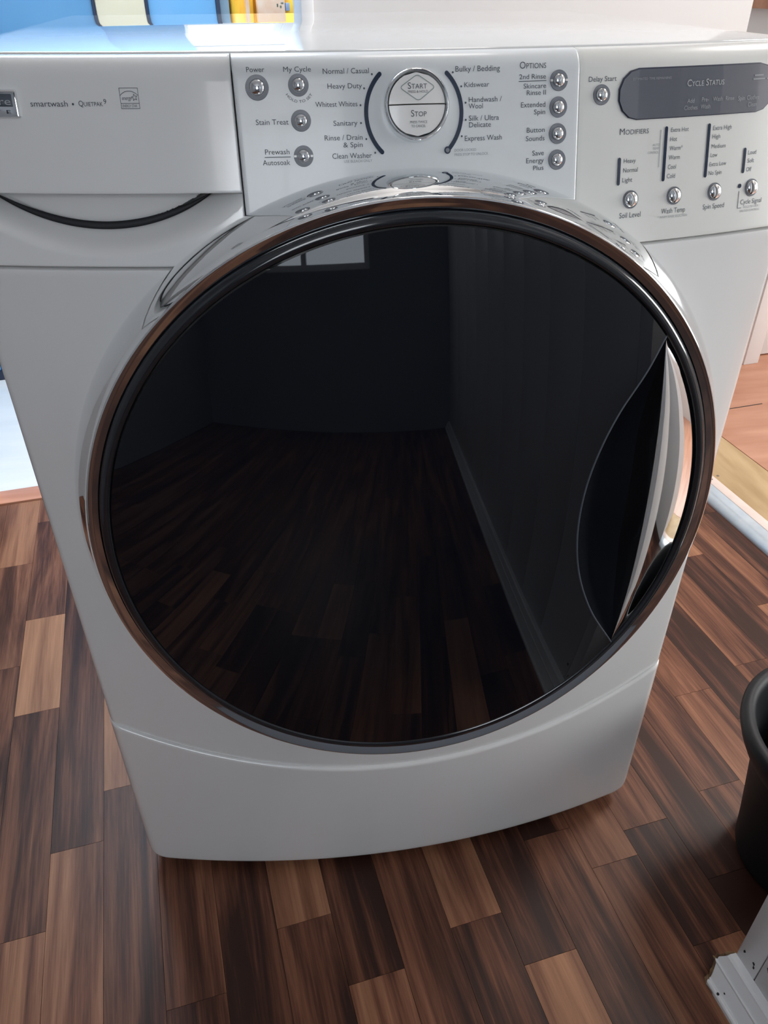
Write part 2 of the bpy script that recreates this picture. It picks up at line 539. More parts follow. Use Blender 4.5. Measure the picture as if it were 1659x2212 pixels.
def F(x, z, e=0.0):
    """point on the bowed front (leaning back above ZK), e metres proud"""
    up = z > ZK
    return Vector((x, yf(x) + LEAN * max(0.0, z - ZK) - e * (math.hypot(1, LEAN) if up else 1.0), z))


def frame(x, z, e=0.0):
    p = F(x, z, e)
    tx = Vector((1, 2 * BOW * x / WH ** 2, 0)).normalized()
    tz = Vector((0, LEAN if z > ZK else 0, 1)).normalized()
    nrm = tx.cross(tz).normalized()      # points out of the machine (-y)
    tz = nrm.cross(tx).normalized()
    m = Matrix((tx, tz, nrm)).transposed().to_4x4()
    m.translation = p
    return m


washer = empty('washing_machine', 'white front-loading washing machine with big smoked glass door and chrome ring', 'washing machine', (0, 0.3, 0))
WP = washer


def att(o, parent=None):
    """parent while keeping the world placement of meshes modelled in world space"""
    p = parent or washer
    o.parent = p
    o.matrix_parent_inverse = Matrix.Translation((0, -0.3, 0)) if p is washer else Matrix.Identity(4)
    return o


washer.matrix_world = Matrix.Translation((0, 0.3, 0))


def groove(x):
    return 0.969 - math.sqrt(max(0.0, 0.7617 ** 2 - (x - 0.014) ** 2))


def sheet(name, us, vs, fn, depth, material, parent=None, sharp=30):
    """fn(u, v) -> front point; the border is carried straight back by depth"""
    nu, nv = len(us), len(vs)
    V = [fn(u, v) for v in vs for u in us]
    Fc = grid_faces(nu, nv)
    ring = [i for i in range(nu)] + [j * nu + nu - 1 for j in range(1, nv)] + [(nv - 1) * nu + i for i in range(nu - 2, -1, -1)] + [j * nu for j in range(nv - 2, 0, -1)]
    st_ = len(V)
    for i in ring:
        V.append(V[i] + Vector((0, depth, 0)))
    m = len(ring)
    for a in range(m):
        b = (a + 1) % m
        Fc.append((ring[a], st_ + a, st_ + b, ring[b]))
    o = mesh(name, V, Fc, material, None, smooth=True, sharp=sharp)
    return att(o, parent)


def lin(a, b, n):
    return [a + (b - a) * i / (n - 1) for i in range(n)]


def edged(a, b, n, r, k=4):
    """parameter list with a few extra samples inside r of both ends"""
    ends = [a + r * (1 - math.cos(math.pi / 2 * i / k)) for i in range(k)]
    ende = [b - r * (1 - math.cos(math.pi / 2 * i / k)) for i in range(k - 1, -1, -1)]
    return ends + lin(a + r, b - r, n) + ende


def roundoff(d, r):
    """how far a surface has turned back at distance d from its edge (quarter-round of radius r)"""
    if d >= r:
        return 0.0
    return r - math.sqrt(max(0.0, r * r - (r - d) ** 2))


# cabinet -----------------------------------------------------------
cy = 0.6417
poly = [(0.016, 0.03), (0.016, ZK), (0.016 + LEAN * (0.953 - ZK), 0.953), (cy, 0.953), (cy, 0.03)]
V = [Vector((sx * 0.3405, y, z)) for sx in (-1, 1) for (y, z) in poly]
Fc = [(0, 1, 2, 3, 4), (9, 8, 7, 6, 5)] + [(i, (i + 1) % 5, (i + 1) % 5 + 5, i + 5) for i in range(5)]
cab = att(mesh('cabinet', V, Fc, WHITE))
bev(cab, 0.004)
for sx in (-0.28, 0.28):
    for sy in (0.06, 0.58):
        v = []
        for z, r in ((0, 0.020), (0.012, 0.020), (0.014, 0.010), (0.032, 0.010)):
            for i in range(16):
                a = 2 * math.pi * i / 16
                v.append(Vector((sx + r * math.cos(a), sy + r * math.sin(a), z)))
        att(mesh('foot', v, grid_faces(16, 4, True) + [tuple(range(16)), tuple(range(48, 64))], BLACKP, smooth=True, sharp=40))

# lid ---------------------------------------------------------------
xs = lin(-0.343, 0.343, 41)
yl = LEAN * (0.963 - ZK) + 0.0155
front = [(x, yf(x) + yl) for x in xs]
out = front + [(0.343, cy + 0.004), (-0.343, cy + 0.004)]
V, Fc = [], []
lv = [(0.004, 0.950), (0.0, 0.953), (0.0, 0.9615), (0.001, 0.964), (0.0035, 0.965)]
cxm, cym = 0.0, 0.3


def inset(p, d):
    x, y = p
    nx = x - math.copysign(min(abs(x), d), x) if abs(x) > 0.342 else x
    ny = y + d if y < 0.3 else y - d
    return nx, ny


for d, z in lv:
    for p in out:
        a, b = inset(p, d)
        V.append(Vector((a, b, z)))
m = len(out)
Fc = grid_faces(m, len(lv), True) + [tuple(range((len(lv) - 1) * m, len(lv) * m)), tuple(range(m))]
lid = att(mesh('lid', V, Fc, LID, smooth=True, sharp=50))

# front panel -------------------------------------------------------
SR = 0.007
us = edged(-WH, WH, 49, SR)


def fp(u, w):
    zlo, zhi = groove(u) - 0.002, ZK - 0.0008
    z = zlo + (zhi - zlo) * w
    d = WH - abs(u)
    p = F(u, z)
    p.y += roundoff(d, SR) + roundoff(zhi - z, 0.0015)
    return p


sheet('front_panel', us, [0] + lin(0.02, 0.99, 26) + [0.9975, 0.999, 1.0], fp, 0.03, WHITE)


def tp(u, w):
    zlo, zhi = 0.018 + roundoff(WH + 0.001 - abs(u), 0.026), groove(u)
    z = zlo + (zhi - zlo) * w
    d = WH + 0.001 - abs(u)
    p = F(u, z, 0.0045)
    p.y += roundoff(d, 0.012) + roundoff(zhi - z, 0.0048) * 1.0 + roundoff(z - zlo, 0.006)
    return p


us2 = edged(-WH - 0.001, WH + 0.001, 49, 0.026, 9)
sheet('toe_panel', us2, [0, .004, .01, .018, .03] + lin(0.06, 0.95, 16) + [0.965, 0.975, 0.982, 0.988, 0.993, 0.9965, 0.999, 1.0], tp, 0.03, WHITE)

# upper band: drawer, console, status panel --------------------------
TR = 0.013
ZT = 0.9635


def upper(name, x0, x1, z0, material, e=0.0, nx=30, nz=26, side=(True, True), dish=None, parent=None):
    er = 0.0014

    def fn(u, w):
        z = z0 + (ZT - z0) * w
        p = F(u, z, e)
        off = 0.0
        if u - x0 < er:
            off += roundoff(u - x0, er)
        if x1 - u < er:
            off += roundoff(x1 - u, er)
        if abs(x0 + WH) < 1e-4:
            off += roundoff(u - x0, SR)
        if abs(x1 - WH) < 1e-4:
            off += roundoff(x1 - u, SR)
        off += roundoff(z - z0, er)
        d = ZT - z
        off += roundoff(d, TR)
        if dish:
            r = math.hypot(u - dish[0], (z - dish[1]) * math.hypot(1, LEAN))
            if r < dish[2]:
                off += dish[3] * (0.5 + 0.5 * math.cos(math.pi * r / dish[2]))
        p.y += off
        return p
    u_ = edged(x0, x1, nx, SR if (abs(x0 + WH) < 1e-4 or abs(x1 - WH) < 1e-4) else er)
    hh = ZT - z0
    w_ = [0, 0.2 * er / hh, 0.5 * er / hh, er / hh] + lin(2 * er / hh, 1 - TR / hh, nz) + [1 - TR * c / hh for c in (0.8, 0.6, 0.45, 0.32, 0.2, 0.11, 0.05, 0.015, 0)]
    return sheet(name, u_, w_, fn, 0.02, material, parent)


XL, XR = -0.1262, 0.1326
ZD = 0.8766
drawer = upper('drawer_front', -WH, XL - 0.0006, ZD, WHITE)
console = upper('control_panel', XL + 0.0004, XR - 0.0004, ZK + 0.0012, SILVER, e=0.0022, nx=110, nz=70, dish=(CX + 0.001, 0.9297, 0.034, 0.0038))
status = upper('status_panel', XR + 0.0006, WH, ZK + 0.0012, PANELW, nx=36)

# drawer pull with its scooped finger pocket
# circle of the pocket's dark line through its two ends and its lowest point
ax, az = -0.2340, 0.8492
hw = (0.3240 - 0.1452) / 2
sag = ZD - az
RA = (hw * hw + sag * sag) / (2 * sag)
acz = az + RA


def pull(u, w):
    z0, z1 = ZK + 0.0012, ZD - 0.0008
    z = z0 + (z1 - z0) * w
    p = F(u, z)
    r = math.hypot(u - ax, z - acz) - RA          # >0 outside (below) the dark line
    dep = 0.0
    lipw = 0.0165
    if r > 0:
        if r < lipw:
            k = 1 - r / lipw
            dep = 0.024 * k * k * (1.6 - 0.6 * k)
    elif r > -0.0030:
        dep = 0.040
    else:
        k = min(1.0, -r / 0.030)
        dep = 0.027 - 0.011 * math.sqrt(k)
        dep = max(dep, 0.006)
    p.y += dep + roundoff(u + WH, SR) + roundoff(XL - 0.0006 - u, 0.0014) + roundoff(z - z0, 0.0014)
    return p


sheet('drawer_pull', edged(-WH, XL - 0.0006, 150, SR), [0, .008, .02] + lin(0.03, 1, 70), pull, 0.03, WHITE, sharp=50)
# dark ribbon over the slot between scoop and lip, its shade put into colour
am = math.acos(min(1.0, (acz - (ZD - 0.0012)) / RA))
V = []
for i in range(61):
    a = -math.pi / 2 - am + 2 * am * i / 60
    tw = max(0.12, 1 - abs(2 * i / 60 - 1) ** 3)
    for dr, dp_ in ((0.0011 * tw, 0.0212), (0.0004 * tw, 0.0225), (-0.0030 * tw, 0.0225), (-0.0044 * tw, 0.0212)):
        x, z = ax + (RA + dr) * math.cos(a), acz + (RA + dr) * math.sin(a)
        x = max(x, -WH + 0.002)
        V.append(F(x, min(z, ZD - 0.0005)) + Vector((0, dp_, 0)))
att(mesh('pocket_slot_shade', V, grid_faces(4, 61), DARK, smooth=True))
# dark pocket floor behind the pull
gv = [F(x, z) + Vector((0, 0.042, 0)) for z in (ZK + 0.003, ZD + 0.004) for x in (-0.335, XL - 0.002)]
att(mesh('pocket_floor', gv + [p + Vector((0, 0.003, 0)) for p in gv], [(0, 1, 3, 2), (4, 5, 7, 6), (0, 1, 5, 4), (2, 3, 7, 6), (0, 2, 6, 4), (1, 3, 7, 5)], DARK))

# ------------------------------------------------------------------ door


def loop(cx, cz, R, e, kb=0.5, ty=0.05, n=192):
    ee = e + BOW * (1 - kb)
    pts = []
    for i in range(n):
        a = 2 * math.pi * i / n
        x, z = cx + R * math.cos(a), cz + R * math.sin(a)
        pts.append(Vector((x, kb * yf(x) - ee + ty * (z - 0.57), z)))
    return pts


def dsurf(x, z, e, kb=0.5, ty=0.05):
    return Vector((x, kb * yf(x) - (e + BOW * (1 - kb)) + ty * (z - 0.57), z))


ND = 192
A_ = [F(0.0038 + 0.3115 * math.cos(2 * math.pi * i / ND), 0.5783 + 0.3115 * math.sin(2 * math.pi * i / ND), -0.003) for i in range(ND)]
DC = (-0.0015, 0.602)
B_ = loop(*DC, 0.2822, 0.0575)
loops = []
for t in [0, .05, .1, .2, .3, .4, .5, .6, .7, .8, .9, 1.0]:
    row = []
    for a, b in zip(A_, B_):
        p = a.lerp(b, t)
        # slightly hollow flank
        d = Vector((DC[0], p.y, DC[1])) - p
        p = p + d.normalized() * -0.0052 * math.sin(math.pi * t)
        row.append(p)
    loops.append(row)
for R, e in ((0.2820, 0.0590), (0.2815, 0.0598), (0.2808, 0.0601), (0.2802, 0.0599), (0.2770, 0.0584), (0.2732, 0.0567), (0.2726, 0.0556), (0.2724, 0.050)):
    loops.append(loop(*DC, R, e))
V = [p for l in loops for p in l]
door = att(mesh('washer_door', V, grid_faces(ND, len(loops), True), CHROME, smooth=True, sharp=35))
door['label'] = 'round washer door with chrome ring'

GR = 0.2620
loops = [loop(*DC, R, e) for R, e in ((0.2728, 0.048), (0.2724, 0.0560), (0.2712, 0.0588), (0.2695, 0.0604), (0.2675, 0.0612), (0.2655, 0.0612), (0.2640, 0.0604), (0.2628, 0.0590), (0.2623, 0.0565), (0.2618, 0.050))]
V = [p for l in loops for p in l]
att(mesh('door_rim', V, grid_faces(ND, len(loops), True), BLACKP, smooth=True, sharp=50), door)


def dome(x, z):
    r2 = ((x - DC[0]) ** 2 + (z - DC[1]) ** 2) / GR ** 2
    return 0.0605 + 0.020 * (1 - min(1.0, r2))


def spline(pts, zq):
    P = np.array(pts)[::-1]
    zz, xx = P[:, 1], P[:, 0]
    # smooth monotone-parameter interpolation (Catmull-Rom in z)
    m = np.gradient(xx, zz)
    i = int(np.clip(np.searchsorted(zz, zq) - 1, 0, len(zz) - 2))
    h = zz[i + 1] - zz[i]
    t = min(1, max(0, (zq - zz[i]) / h))
    return ((2 * t**3 - 3 * t**2 + 1) * xx[i] + (t**3 - 2 * t**2 + t) * h * m[i] + (-2 * t**3 + 3 * t**2) * xx[i + 1] + (t**3 - t**2) * h * m[i + 1])


ZT1, ZT0 = 0.7680, 0.4390
LEFTC = [(0.2020, 0.7680), (0.1885, 0.7414), (0.1670, 0.7088), (0.1488, 0.6651), (0.1410, 0.6060), (0.1478, 0.5540), (0.1700, 0.4960), (0.2045, 0.4390)]
CHORD = [(0.2020, 0.7680), (0.2060, 0.6992), (0.2085, 0.6265), (0.2085, 0.5436), (0.2045, 0.4390)]


def circx(z, R=GR):
    return DC[0] + math.sqrt(max(0.0, R * R - (z - DC[1]) ** 2))


NR = 150
rows = [DC[1] - (GR - 0.0002) * math.cos(math.pi * i / NR) for i in range(NR + 1)]
rows += [ZT1, ZT0]
rows = sorted(rows)
us = lin(0, 1, 70)
V = []
for z in rows:
    h = math.sqrt(max(0.0, GR * GR - (z - DC[1]) ** 2))
    xa = DC[0] - h
    xb = DC[0] + h
    if ZT0 < z < ZT1:
        xb = min(xb, spline(LEFTC, z))
    for u in us:
        x = xa + (xb - xa) * u
        V.append(dsurf(x, z, dome(x, z)))
att(mesh('door_glass', V, grid_faces(len(us), len(rows)), GLASS, smooth=True), door)

rr = [z for z in rows if ZT0 <= z <= ZT1]
us = lin(0, 1, 26)
V = []
for z in rr:
    xa, xb = spline(LEFTC, z), spline(CHORD, z)
    wd = max(1e-4, xb - xa)
    for u in us:
        x = xa + wd * u
        g = dome(x, z)
        k = min(1.0, wd / 0.06)
        dep = 0.034 * k * (1 - (1 - u) ** 2.2) if u > 0 else 0
        V.append(dsurf(x, z, g - dep))
    V.append(dsurf(xb - 0.0003, z, g - 0.034 * k))
    V.append(dsurf(xb - 0.0003, z, g + 0.0022 * k))
rec = att(mesh('handle_recess', V, grid_faces(len(us) + 2, len(rr)), BLACKP, smooth=True, sharp=40), door)
# fine bright edge along the scoop
V = []
for z in rr:
    x = spline(LEFTC, z)
    for dx, de in ((-0.0010, 0.0000), (-0.0004, 0.0007), (0.0005, 0.0006), (0.0010, -0.0004)):
        V.append(dsurf(x + dx, z, dome(x, z) + de))
att(mesh('recess_edge', V, grid_faces(4, len(rr)), INK, smooth=True), door)

us = lin(0, 1, 22)
V = []
for z in rr:
    xa, xb = spline(CHORD, z), circx(z, GR - 0.0015)
    xb = max(xb, xa + 1e-4)
    wd = xb - xa
    k = min(1.0, wd / 0.035)
    V.append(dsurf(xa, z, dome(xa, z) + 0.0018 * k))
    for u in us:
        x = xa + wd * u
        ea = dome(xa, z) + 0.0026 * k
        e = ea - (ea - 0.0595) * u ** 1.9
        if u == 1:
            e = 0.0575
        V.append(dsurf(x, z, e))
att(mesh('door_handle', V, grid_faces(len(us) + 1, len(rr)), CHROME, smooth=True, sharp=40), door)

# ------------------------------------------------------------------ prints and keys on the front
INKS = {'d': INK, 'l': INKL, 's': INK, 'w': INKV, 'v': INKF, 'i': INK}


def text2d(txt, style):
    cu = bpy.data.curves.new('t', 'FONT')
    cu.resolution_u = 3
    cu.fill_mode = 'FRONT'
    if style in 'sw':
        cu.small_caps_scale = 0.76
        cu.body = txt
        for i, ch in enumerate(txt):
            cu.body_format[i].use_small_caps = True
    else:
        cu.body = txt
    if style == 'i':
        cu.shear = 0.35
    to = bpy.data.objects.new('t', cu)
    C.objects.link(to)
    dg = bpy.context.evaluated_depsgraph_get()
    me = bpy.data.meshes.new_from_object(to.evaluated_get(dg))
    V = [(v.co.x, v.co.y) for v in me.vertices]
    Fc = [tuple(p.vertices) for p in me.polygons]
    bpy.data.meshes.remove(me)
    bpy.data.objects.remove(to)
    bpy.data.curves.remove(cu)
    return V, Fc


CAP = None


def lettering(txt, x, z, w, h, style='d', e=0.0, parent=None, material=None, place=None):
    """x left edge, z baseline, w width, h capital height (mm)"""
    global CAP
    if CAP is None:
        vv, _ = text2d('H', 'd')
        CAP = max(p[1] for p in vv)
    V, Fc = text2d(txt, style)
    x0 = min(p[0] for p in V)
    x1 = max(p[0] for p in V)
    sx = w / (x1 - x0)
    sy = h / CAP
    pl = place or (lambda a, b: F(a / 1000, b / 1000, e + 0.00025))
    P = [pl(x + (p[0] - x0) * sx, z + p[1] * sy / (math.hypot(1, LEAN) if place else 1)) for p in V]
    return att(mesh('lettering', P, Fc, material or INKS[style], fix=False), parent)


CON = [('Power', -115.8, 953.4, 12.7, 3.15, 'd'), ('My Cycle', -89.8, 953.3, 19.5, 3.1, 'd'), ('Normal / Casual', -62.0, 951.7, 33.1, 3.25, 'd'),
       ('Heavy Duty', -59.3, 942.6, 24.8, 3.15, 'd'), ('Whitest Whites', -68.8, 931.4, 30.4, 3.19, 'd'), ('Sanitary', -56.6, 919.4, 17.5, 3.24, 'd'),
       ('Rinse / Drain', -63.7, 910.2, 27.8, 3.28, 'd'), ('& Spin', -50.3, 905.5, 14.2, 3.16, 'd'), ('Clean Washer', -58.9, 898.3, 29.2, 3.4, 'd'),
       ('Stain Treat', -112.4, 920.9, 23.4, 3.29, 'd'), ('Prewash', -107.7, 902.0, 17.7, 3.29, 'd'), ('Autosoak', -110.0, 895.1, 19.9, 3.32, 'd'),
       ('USE BLEACH ONLY', -50.4, 895.6, 20.9, 1.67, 'l'), ('Bulky / Bedding', 34.7, 951.4, 33.8, 3.43, 'd'), ('Kidswear', 41.3, 941.6, 19.0, 3.07, 'd'),
       ('Handwash /', 44.5, 932.0, 25.5, 3.27, 'd'), ('Wool', 44.4, 927.9, 10.9, 3.28, 'd'), ('Silk / Ultra', 44.5, 920.1, 23.4, 3.32, 'd'),
       ('Delicate', 44.6, 915.8, 17.0, 3.33, 'd'), ('Express Wash', 41.2, 907.1, 29.0, 3.37, 'd'), ('2nd Rinse', 83.7, 945.5, 21.0, 3.09, 'd'),
       ('Skincare', 87.1, 939.5, 17.9, 3.12, 'd'), ('Rinse II', 89.7, 935.2, 15.2, 3.13, 'd'), ('Extended', 85.2, 927.4, 19.5, 3.33, 'd'),
       ('Spin', 95.7, 922.6, 9.0, 3.18, 'd'), ('Button', 90.1, 910.8, 14.5, 3.23, 'd'), ('Sounds', 89.5, 905.2, 15.1, 3.25, 'd'),
       ('Save', 94.9, 895.3, 9.5, 3.29, 'd'), ('Energy', 90.0, 890.3, 14.4, 3.31, 'd'), ('Plus', 95.8, 885.3, 8.5, 3.15, 'd'),
       ('Options', 83.9, 952.2, 20.8, 4.35, 's'), ('DOOR LOCKED', 33.2, 900.4, 16.8, 1.69, 'l'), ('PRESS STOP TO UNLOCK', 33.1, 897.5, 26.4, 1.7, 'l')]
STA = [('Delay Start', 140.6, 942.1, 23.5, 3.28, 'd'), ('Extra Hot', 215.3, 905.3, 16.6, 3.02, 'd'), ('Hot', 215.2, 898.9, 6.4, 3.04, 'd'),
       ('Warm*', 215.2, 892.4, 12.2, 3.06, 'd'), ('Warm', 215.0, 885.9, 10.4, 3.09, 'd'), ('Cool', 214.8, 879.1, 7.7, 3.19, 'd'), ('Cold', 214.6, 872.5, 7.6, 3.22, 'd'),
       ('Extra High', 255.6, 904.5, 18.2, 3.08, 'd'), ('High', 255.5, 898.5, 7.7, 3.1, 'd'), ('Medium', 255.5, 891.5, 13.9, 2.95, 'd'), ('Low', 255.3, 885.2, 6.7, 2.97, 'd'),
       ('Extra Low', 255.0, 878.5, 16.7, 3.0, 'd'), ('No Spin', 254.8, 872.1, 13.0, 3.02, 'd'), ('Heavy', 174.1, 885.8, 10.7, 3.03, 'd'), ('Normal', 174.0, 879.2, 13.0, 3.06, 'd'),
       ('Light', 173.6, 872.3, 9.0, 3.08, 'd'), ('Loud', 293.6, 884.6, 8.3, 3.03, 'd'), ('Soft', 293.7, 878.5, 6.8, 3.05, 'd'), ('Off', 293.3, 872.0, 5.4, 3.07, 'd'),
       ('Soil Level', 172.6, 846.3, 19.5, 3.88, 'd'), ('Wash Temp', 211.5, 846.7, 23.0, 3.77, 'd'), ('Spin Speed', 252.0, 846.8, 21.5, 3.66, 'd'), ('Cycle Signal', 290.7, 847.3, 22.4, 3.54, 'd'),
       ('AUTO', 199.4, 896.3, 6.3, 1.68, 'l'), ('TEMP', 199.6, 893.7, 5.8, 1.69, 'l'), ('CONTROL', 195.1, 891.0, 10.2, 1.69, 'l'), ('* WARM RINSE SELECTION', 208.4, 843.3, 28.4, 1.8, 'l'),
       ('HOLD TO LOCK /', 294.3, 844.1, 17.3, 1.69, 'l'), ('UNLOCK CONTROLS', 290.7, 841.3, 21.0, 1.69, 'l'), ('Modifiers', 169.2, 905.6, 25.8, 4.28, 's')]
DIS = [('Cycle Status', 226.6, 936.3, 34.8, 4.49, 'w'), ('Add', 227.8, 924.9, 6.5, 2.96, 'v'), ('Clothes', 225.3, 920.2, 12.4, 2.98, 'v'), ('Pre-', 241.4, 925.3, 6.5, 2.98, 'v'),
       ('Wash', 240.7, 920.4, 9.2, 3.0, 'v'), ('Wash', 252.0, 925.2, 9.1, 3.0, 'v'), ('Rinse', 264.2, 925.1, 8.5, 3.02, 'v'), ('Spin', 276.5, 924.5, 6.9, 3.03, 'v'),
       ('Clothes', 285.5, 924.6, 12.3, 3.05, 'v'), ('Clean', 287.0, 919.7, 9.0, 3.07, 'v'), ('ESTIMATED TIME REMAINING', 177.7, 942.0, 34.0, 1.59, 'v')]
DRA = [('smartwash', -271.0, 932.9, 26.6, 3.64, 'd'), ('Quietpak', -236.6, 933.1, 17.2, 3.41, 's'), ('9', -218.7, 934.5, 2.0, 3.02, 'd'),
       ('energy', -205.3, 936.9, 7.0, 2.46, 'i'), ('ENERGY STAR', -205.5, 932.4, 10.2, 1.65, 'd')]
CE = 0.0022
for a in CON:
    lettering(*a, e=CE, parent=console)
for a in STA:
    lettering(*a, parent=status)
for a in DRA:
    lettering(*a, parent=drawer)

# curved lettering under the second key
Vt, Ft = text2d('HOLD TO SET', 'd')
x0 = min(p[0] for p in Vt)
x1 = max(p[0] for p in Vt)
vv, _ = text2d('H', 'd')
CAP = max(p[1] for p in vv)


def polar(p):
    u = (p[0] - x0) / (x1 - x0)
    a = math.radians(-148 + 116 * u)
    r = 11.3 - p[1] * 1.7 / CAP
    return F((-79.9 + r * math.cos(a)) / 1000, (945.1 + r * math.sin(a) / math.hypot(1, LEAN)) / 1000, CE + 0.00025)


att(mesh('lettering', [polar(p) for p in Vt], Ft, INK, fix=False), console)


def stroke_pts(pts, w, caps=True, n=8):
    """outline (2-D, mm) of a thick line with round ends"""
    P = [Vector(p) for p in pts]
    L_, R_ = [], []
    for i, p in enumerate(P):
        d = (P[min(i + 1, len(P) - 1)] - P[max(i - 1, 0)]).normalized()
        nrm = Vector((-d.y, d.x))
        L_.append(p + nrm * w / 2)
        R_.append(p - nrm * w / 2)
    return P, L_, R_


def stroke(name, pts, w, material, parent, e=0.0, caps=True, h=0.0004, cl=False):
    """raised ribbon following (x,z) points in mm on the front surface"""
    P, L_, R_ = stroke_pts(pts, w)
    k = 8
    out = []
    if caps:
        d0 = (P[0] - P[1]).normalized()
        a0 = math.atan2(d0.y, d0.x)
        d1 = (P[-1] - P[-2]).normalized()
        a1 = math.atan2(d1.y, d1.x)
        out += [P[0] + Vector((math.cos(a0 + t), math.sin(a0 + t))) * w / 2 for t in np.linspace(math.pi / 2, -math.pi / 2, k)[1:-1]][::1]
        cap0 = out
        cap1 = [P[-1] + Vector((math.cos(a1 + t), math.sin(a1 + t))) * w / 2 for t in np.linspace(math.pi / 2, -math.pi / 2, k)[1:-1]]
    V2, Fc = [], []
    n = len(P)
    V2 = L_ + R_
    Fc = [(i, i + 1, n + i + 1, n + i) for i in range(n - 1)]
    if caps:
        # at the start L is on the left of the travel direction; seen from outside the cap runs R -> L
        s0 = len(V2)
        V2 = V2 + cap0
        Fc.append(tuple([n] + list(range(s0, s0 + len(cap0))) + [0]))
        s1 = len(V2)
        V2 = V2 + cap1
        Fc.append(tuple([n - 1] + list(range(s1, s1 + len(cap1))) + [2 * n - 1]))
    V = [F(p.x / 1000, p.y / 1000, e + h) for p in V2]
    bm = bmesh.new()
    bv = [bm.verts.new(v) for v in V]
    for q in Fc:
        bm.faces.new([bv[i] for i in q])
    bmesh.ops.recalc_face_normals(bm, faces=bm.faces)
    # make the print face outwards and give it a body
    if sum(fc.normal.y * fc.calc_area() for fc in bm.faces) > 0:
        bmesh.ops.reverse_faces(bm, faces=bm.faces)
    r = bmesh.ops.extrude_face_region(bm, geom=list(bm.faces))
    for g in r['geom']:
        if isinstance(g, bmesh.types.BMVert):
            g.co.y -= 0.00015
    me = bpy.data.meshes.new(name)
    bm.to_mesh(me)
    bm.free()
    return att(obj(name, me, material), parent)


def arc_pts(p0, pm, p1, n=24):
    (x1, y1), (x2, y2), (x3, y3) = p0, pm, p1
    d = 2 * (x1 * (y2 - y3) + x2 * (y3 - y1) + x3 * (y1 - y2))
    ux = ((x1**2 + y1**2) * (y2 - y3) + (x2**2 + y2**2) * (y3 - y1) + (x3**2 + y3**2) * (y1 - y2)) / d
    uy = ((x1**2 + y1**2) * (x3 - x2) + (x2**2 + y2**2) * (x1 - x3) + (x3**2 + y3**2) * (x2 - x1)) / d
    r = math.hypot(x1 - ux, y1 - uy)
    a0, am, a1 = (math.atan2(y - uy, x - ux) for x, y in (p0, pm, p1))
    while am - a0 > math.pi: am -= 2 * math.pi
    while am - a0 < -math.pi: am += 2 * math.pi
    while a1 - am > math.pi: a1 -= 2 * math.pi
    while a1 - am < -math.pi: a1 += 2 * math.pi
    return [(ux + r * math.cos(a0 + (a1 - a0) * i / (n - 1)), uy + r * math.sin(a0 + (a1 - a0) * i / (n - 1))) for i in range(n)]


def dot(name, x, z, r, material, parent, e=0.0, h=0.0004):
    return stroke(name, [(x - 0.001, z), (x + 0.001, z)], 2 * r, material, parent, e, True, h)


stroke('indicator_bar', arc_pts((-21.4, 951.0), (-32.4, 926.3), (-21.8, 901.8)), 3.0, LENS, console, CE)
stroke('indicator_bar', arc_pts((28.0, 950.8), (38.8, 926.3), (28.2, 901.8)), 3.0, LENS, console, CE)
dot('indicator_lamp', 27.6, 901.7, 2.5, LENS, console, CE, 0.0008)
dot('indicator_lens', 27.6, 901.7, 1.5, RINGG, console, CE, 0.0012)
for x, z in ((-26.9, 951.0), (-33.0, 942.4), (-36.2, 932.0), (-36.5, 920.8), (-33.2, 910.5), (-27.0, 901.5), (32.7, 951.1), (38.9, 942.2), (42.1, 931.8), (42.1, 920.8), (38.9, 910.3)):
    dot('print_dot', x, z, 0.68, INK, console, CE, 0.0002)
stroke('print_line', [(-108.3, 900.2), (-89.4, 900.2)], 0.42, INK, console, CE, False, 0.0002)
stroke('print_line', [(83.2, 944.2), (105.1, 944.2)], 0.42, INK, console, CE, False, 0.0002)
for x, za, zb_ in ((211.0, 908.3, 872.0), (251.5, 908.3, 872.0), (170.0, 888.6, 871.6), (289.8, 888.6, 872.4)):
    stroke('indicator_bar', [(x, za), (x, (za + zb_) / 2), (x, zb_)], 2.7, LENS, status)
stroke('print_line', [(206.2, 907.3), (206.2, 881.1)], 0.35, INKL, status, 0, False, 0.0002)
stroke('print_line', [(288.0, 857.6), (288.0, 844.6)], 0.40, INK, status, 0, False, 0.0002)
stroke('print_line', [(287.8, 844.6), (291.8, 844.6)], 0.40, INK, status, 0, False, 0.0002)
dot('indicator_lamp', 287.9, 861.7, 1.7, LENS, status)
# display
stroke('display_edge', [(182.9, 932.6), (220, 932.6), (260, 932.6), (296.5, 932.6)], 34.8, DISPE, status, 0, True, 0.0004)
disp = stroke('display', [(183.4, 932.5), (220, 932.5), (260, 932.5), (296.0, 932.5)], 33.2, DISP, None, 0, True, 0.0012)
for a in DIS:
    lettering(*a, e=0.0014, parent=disp)
for x, z, w in ((303.5, 938.8, 8.0), (291.0, 941.4, 9.0), (290.0, 938.8, 12.0)):
    stroke('print_line', [(x, z), (x + w, z)], 0.9, INKF, disp, 0.0013, False, 0.00025)

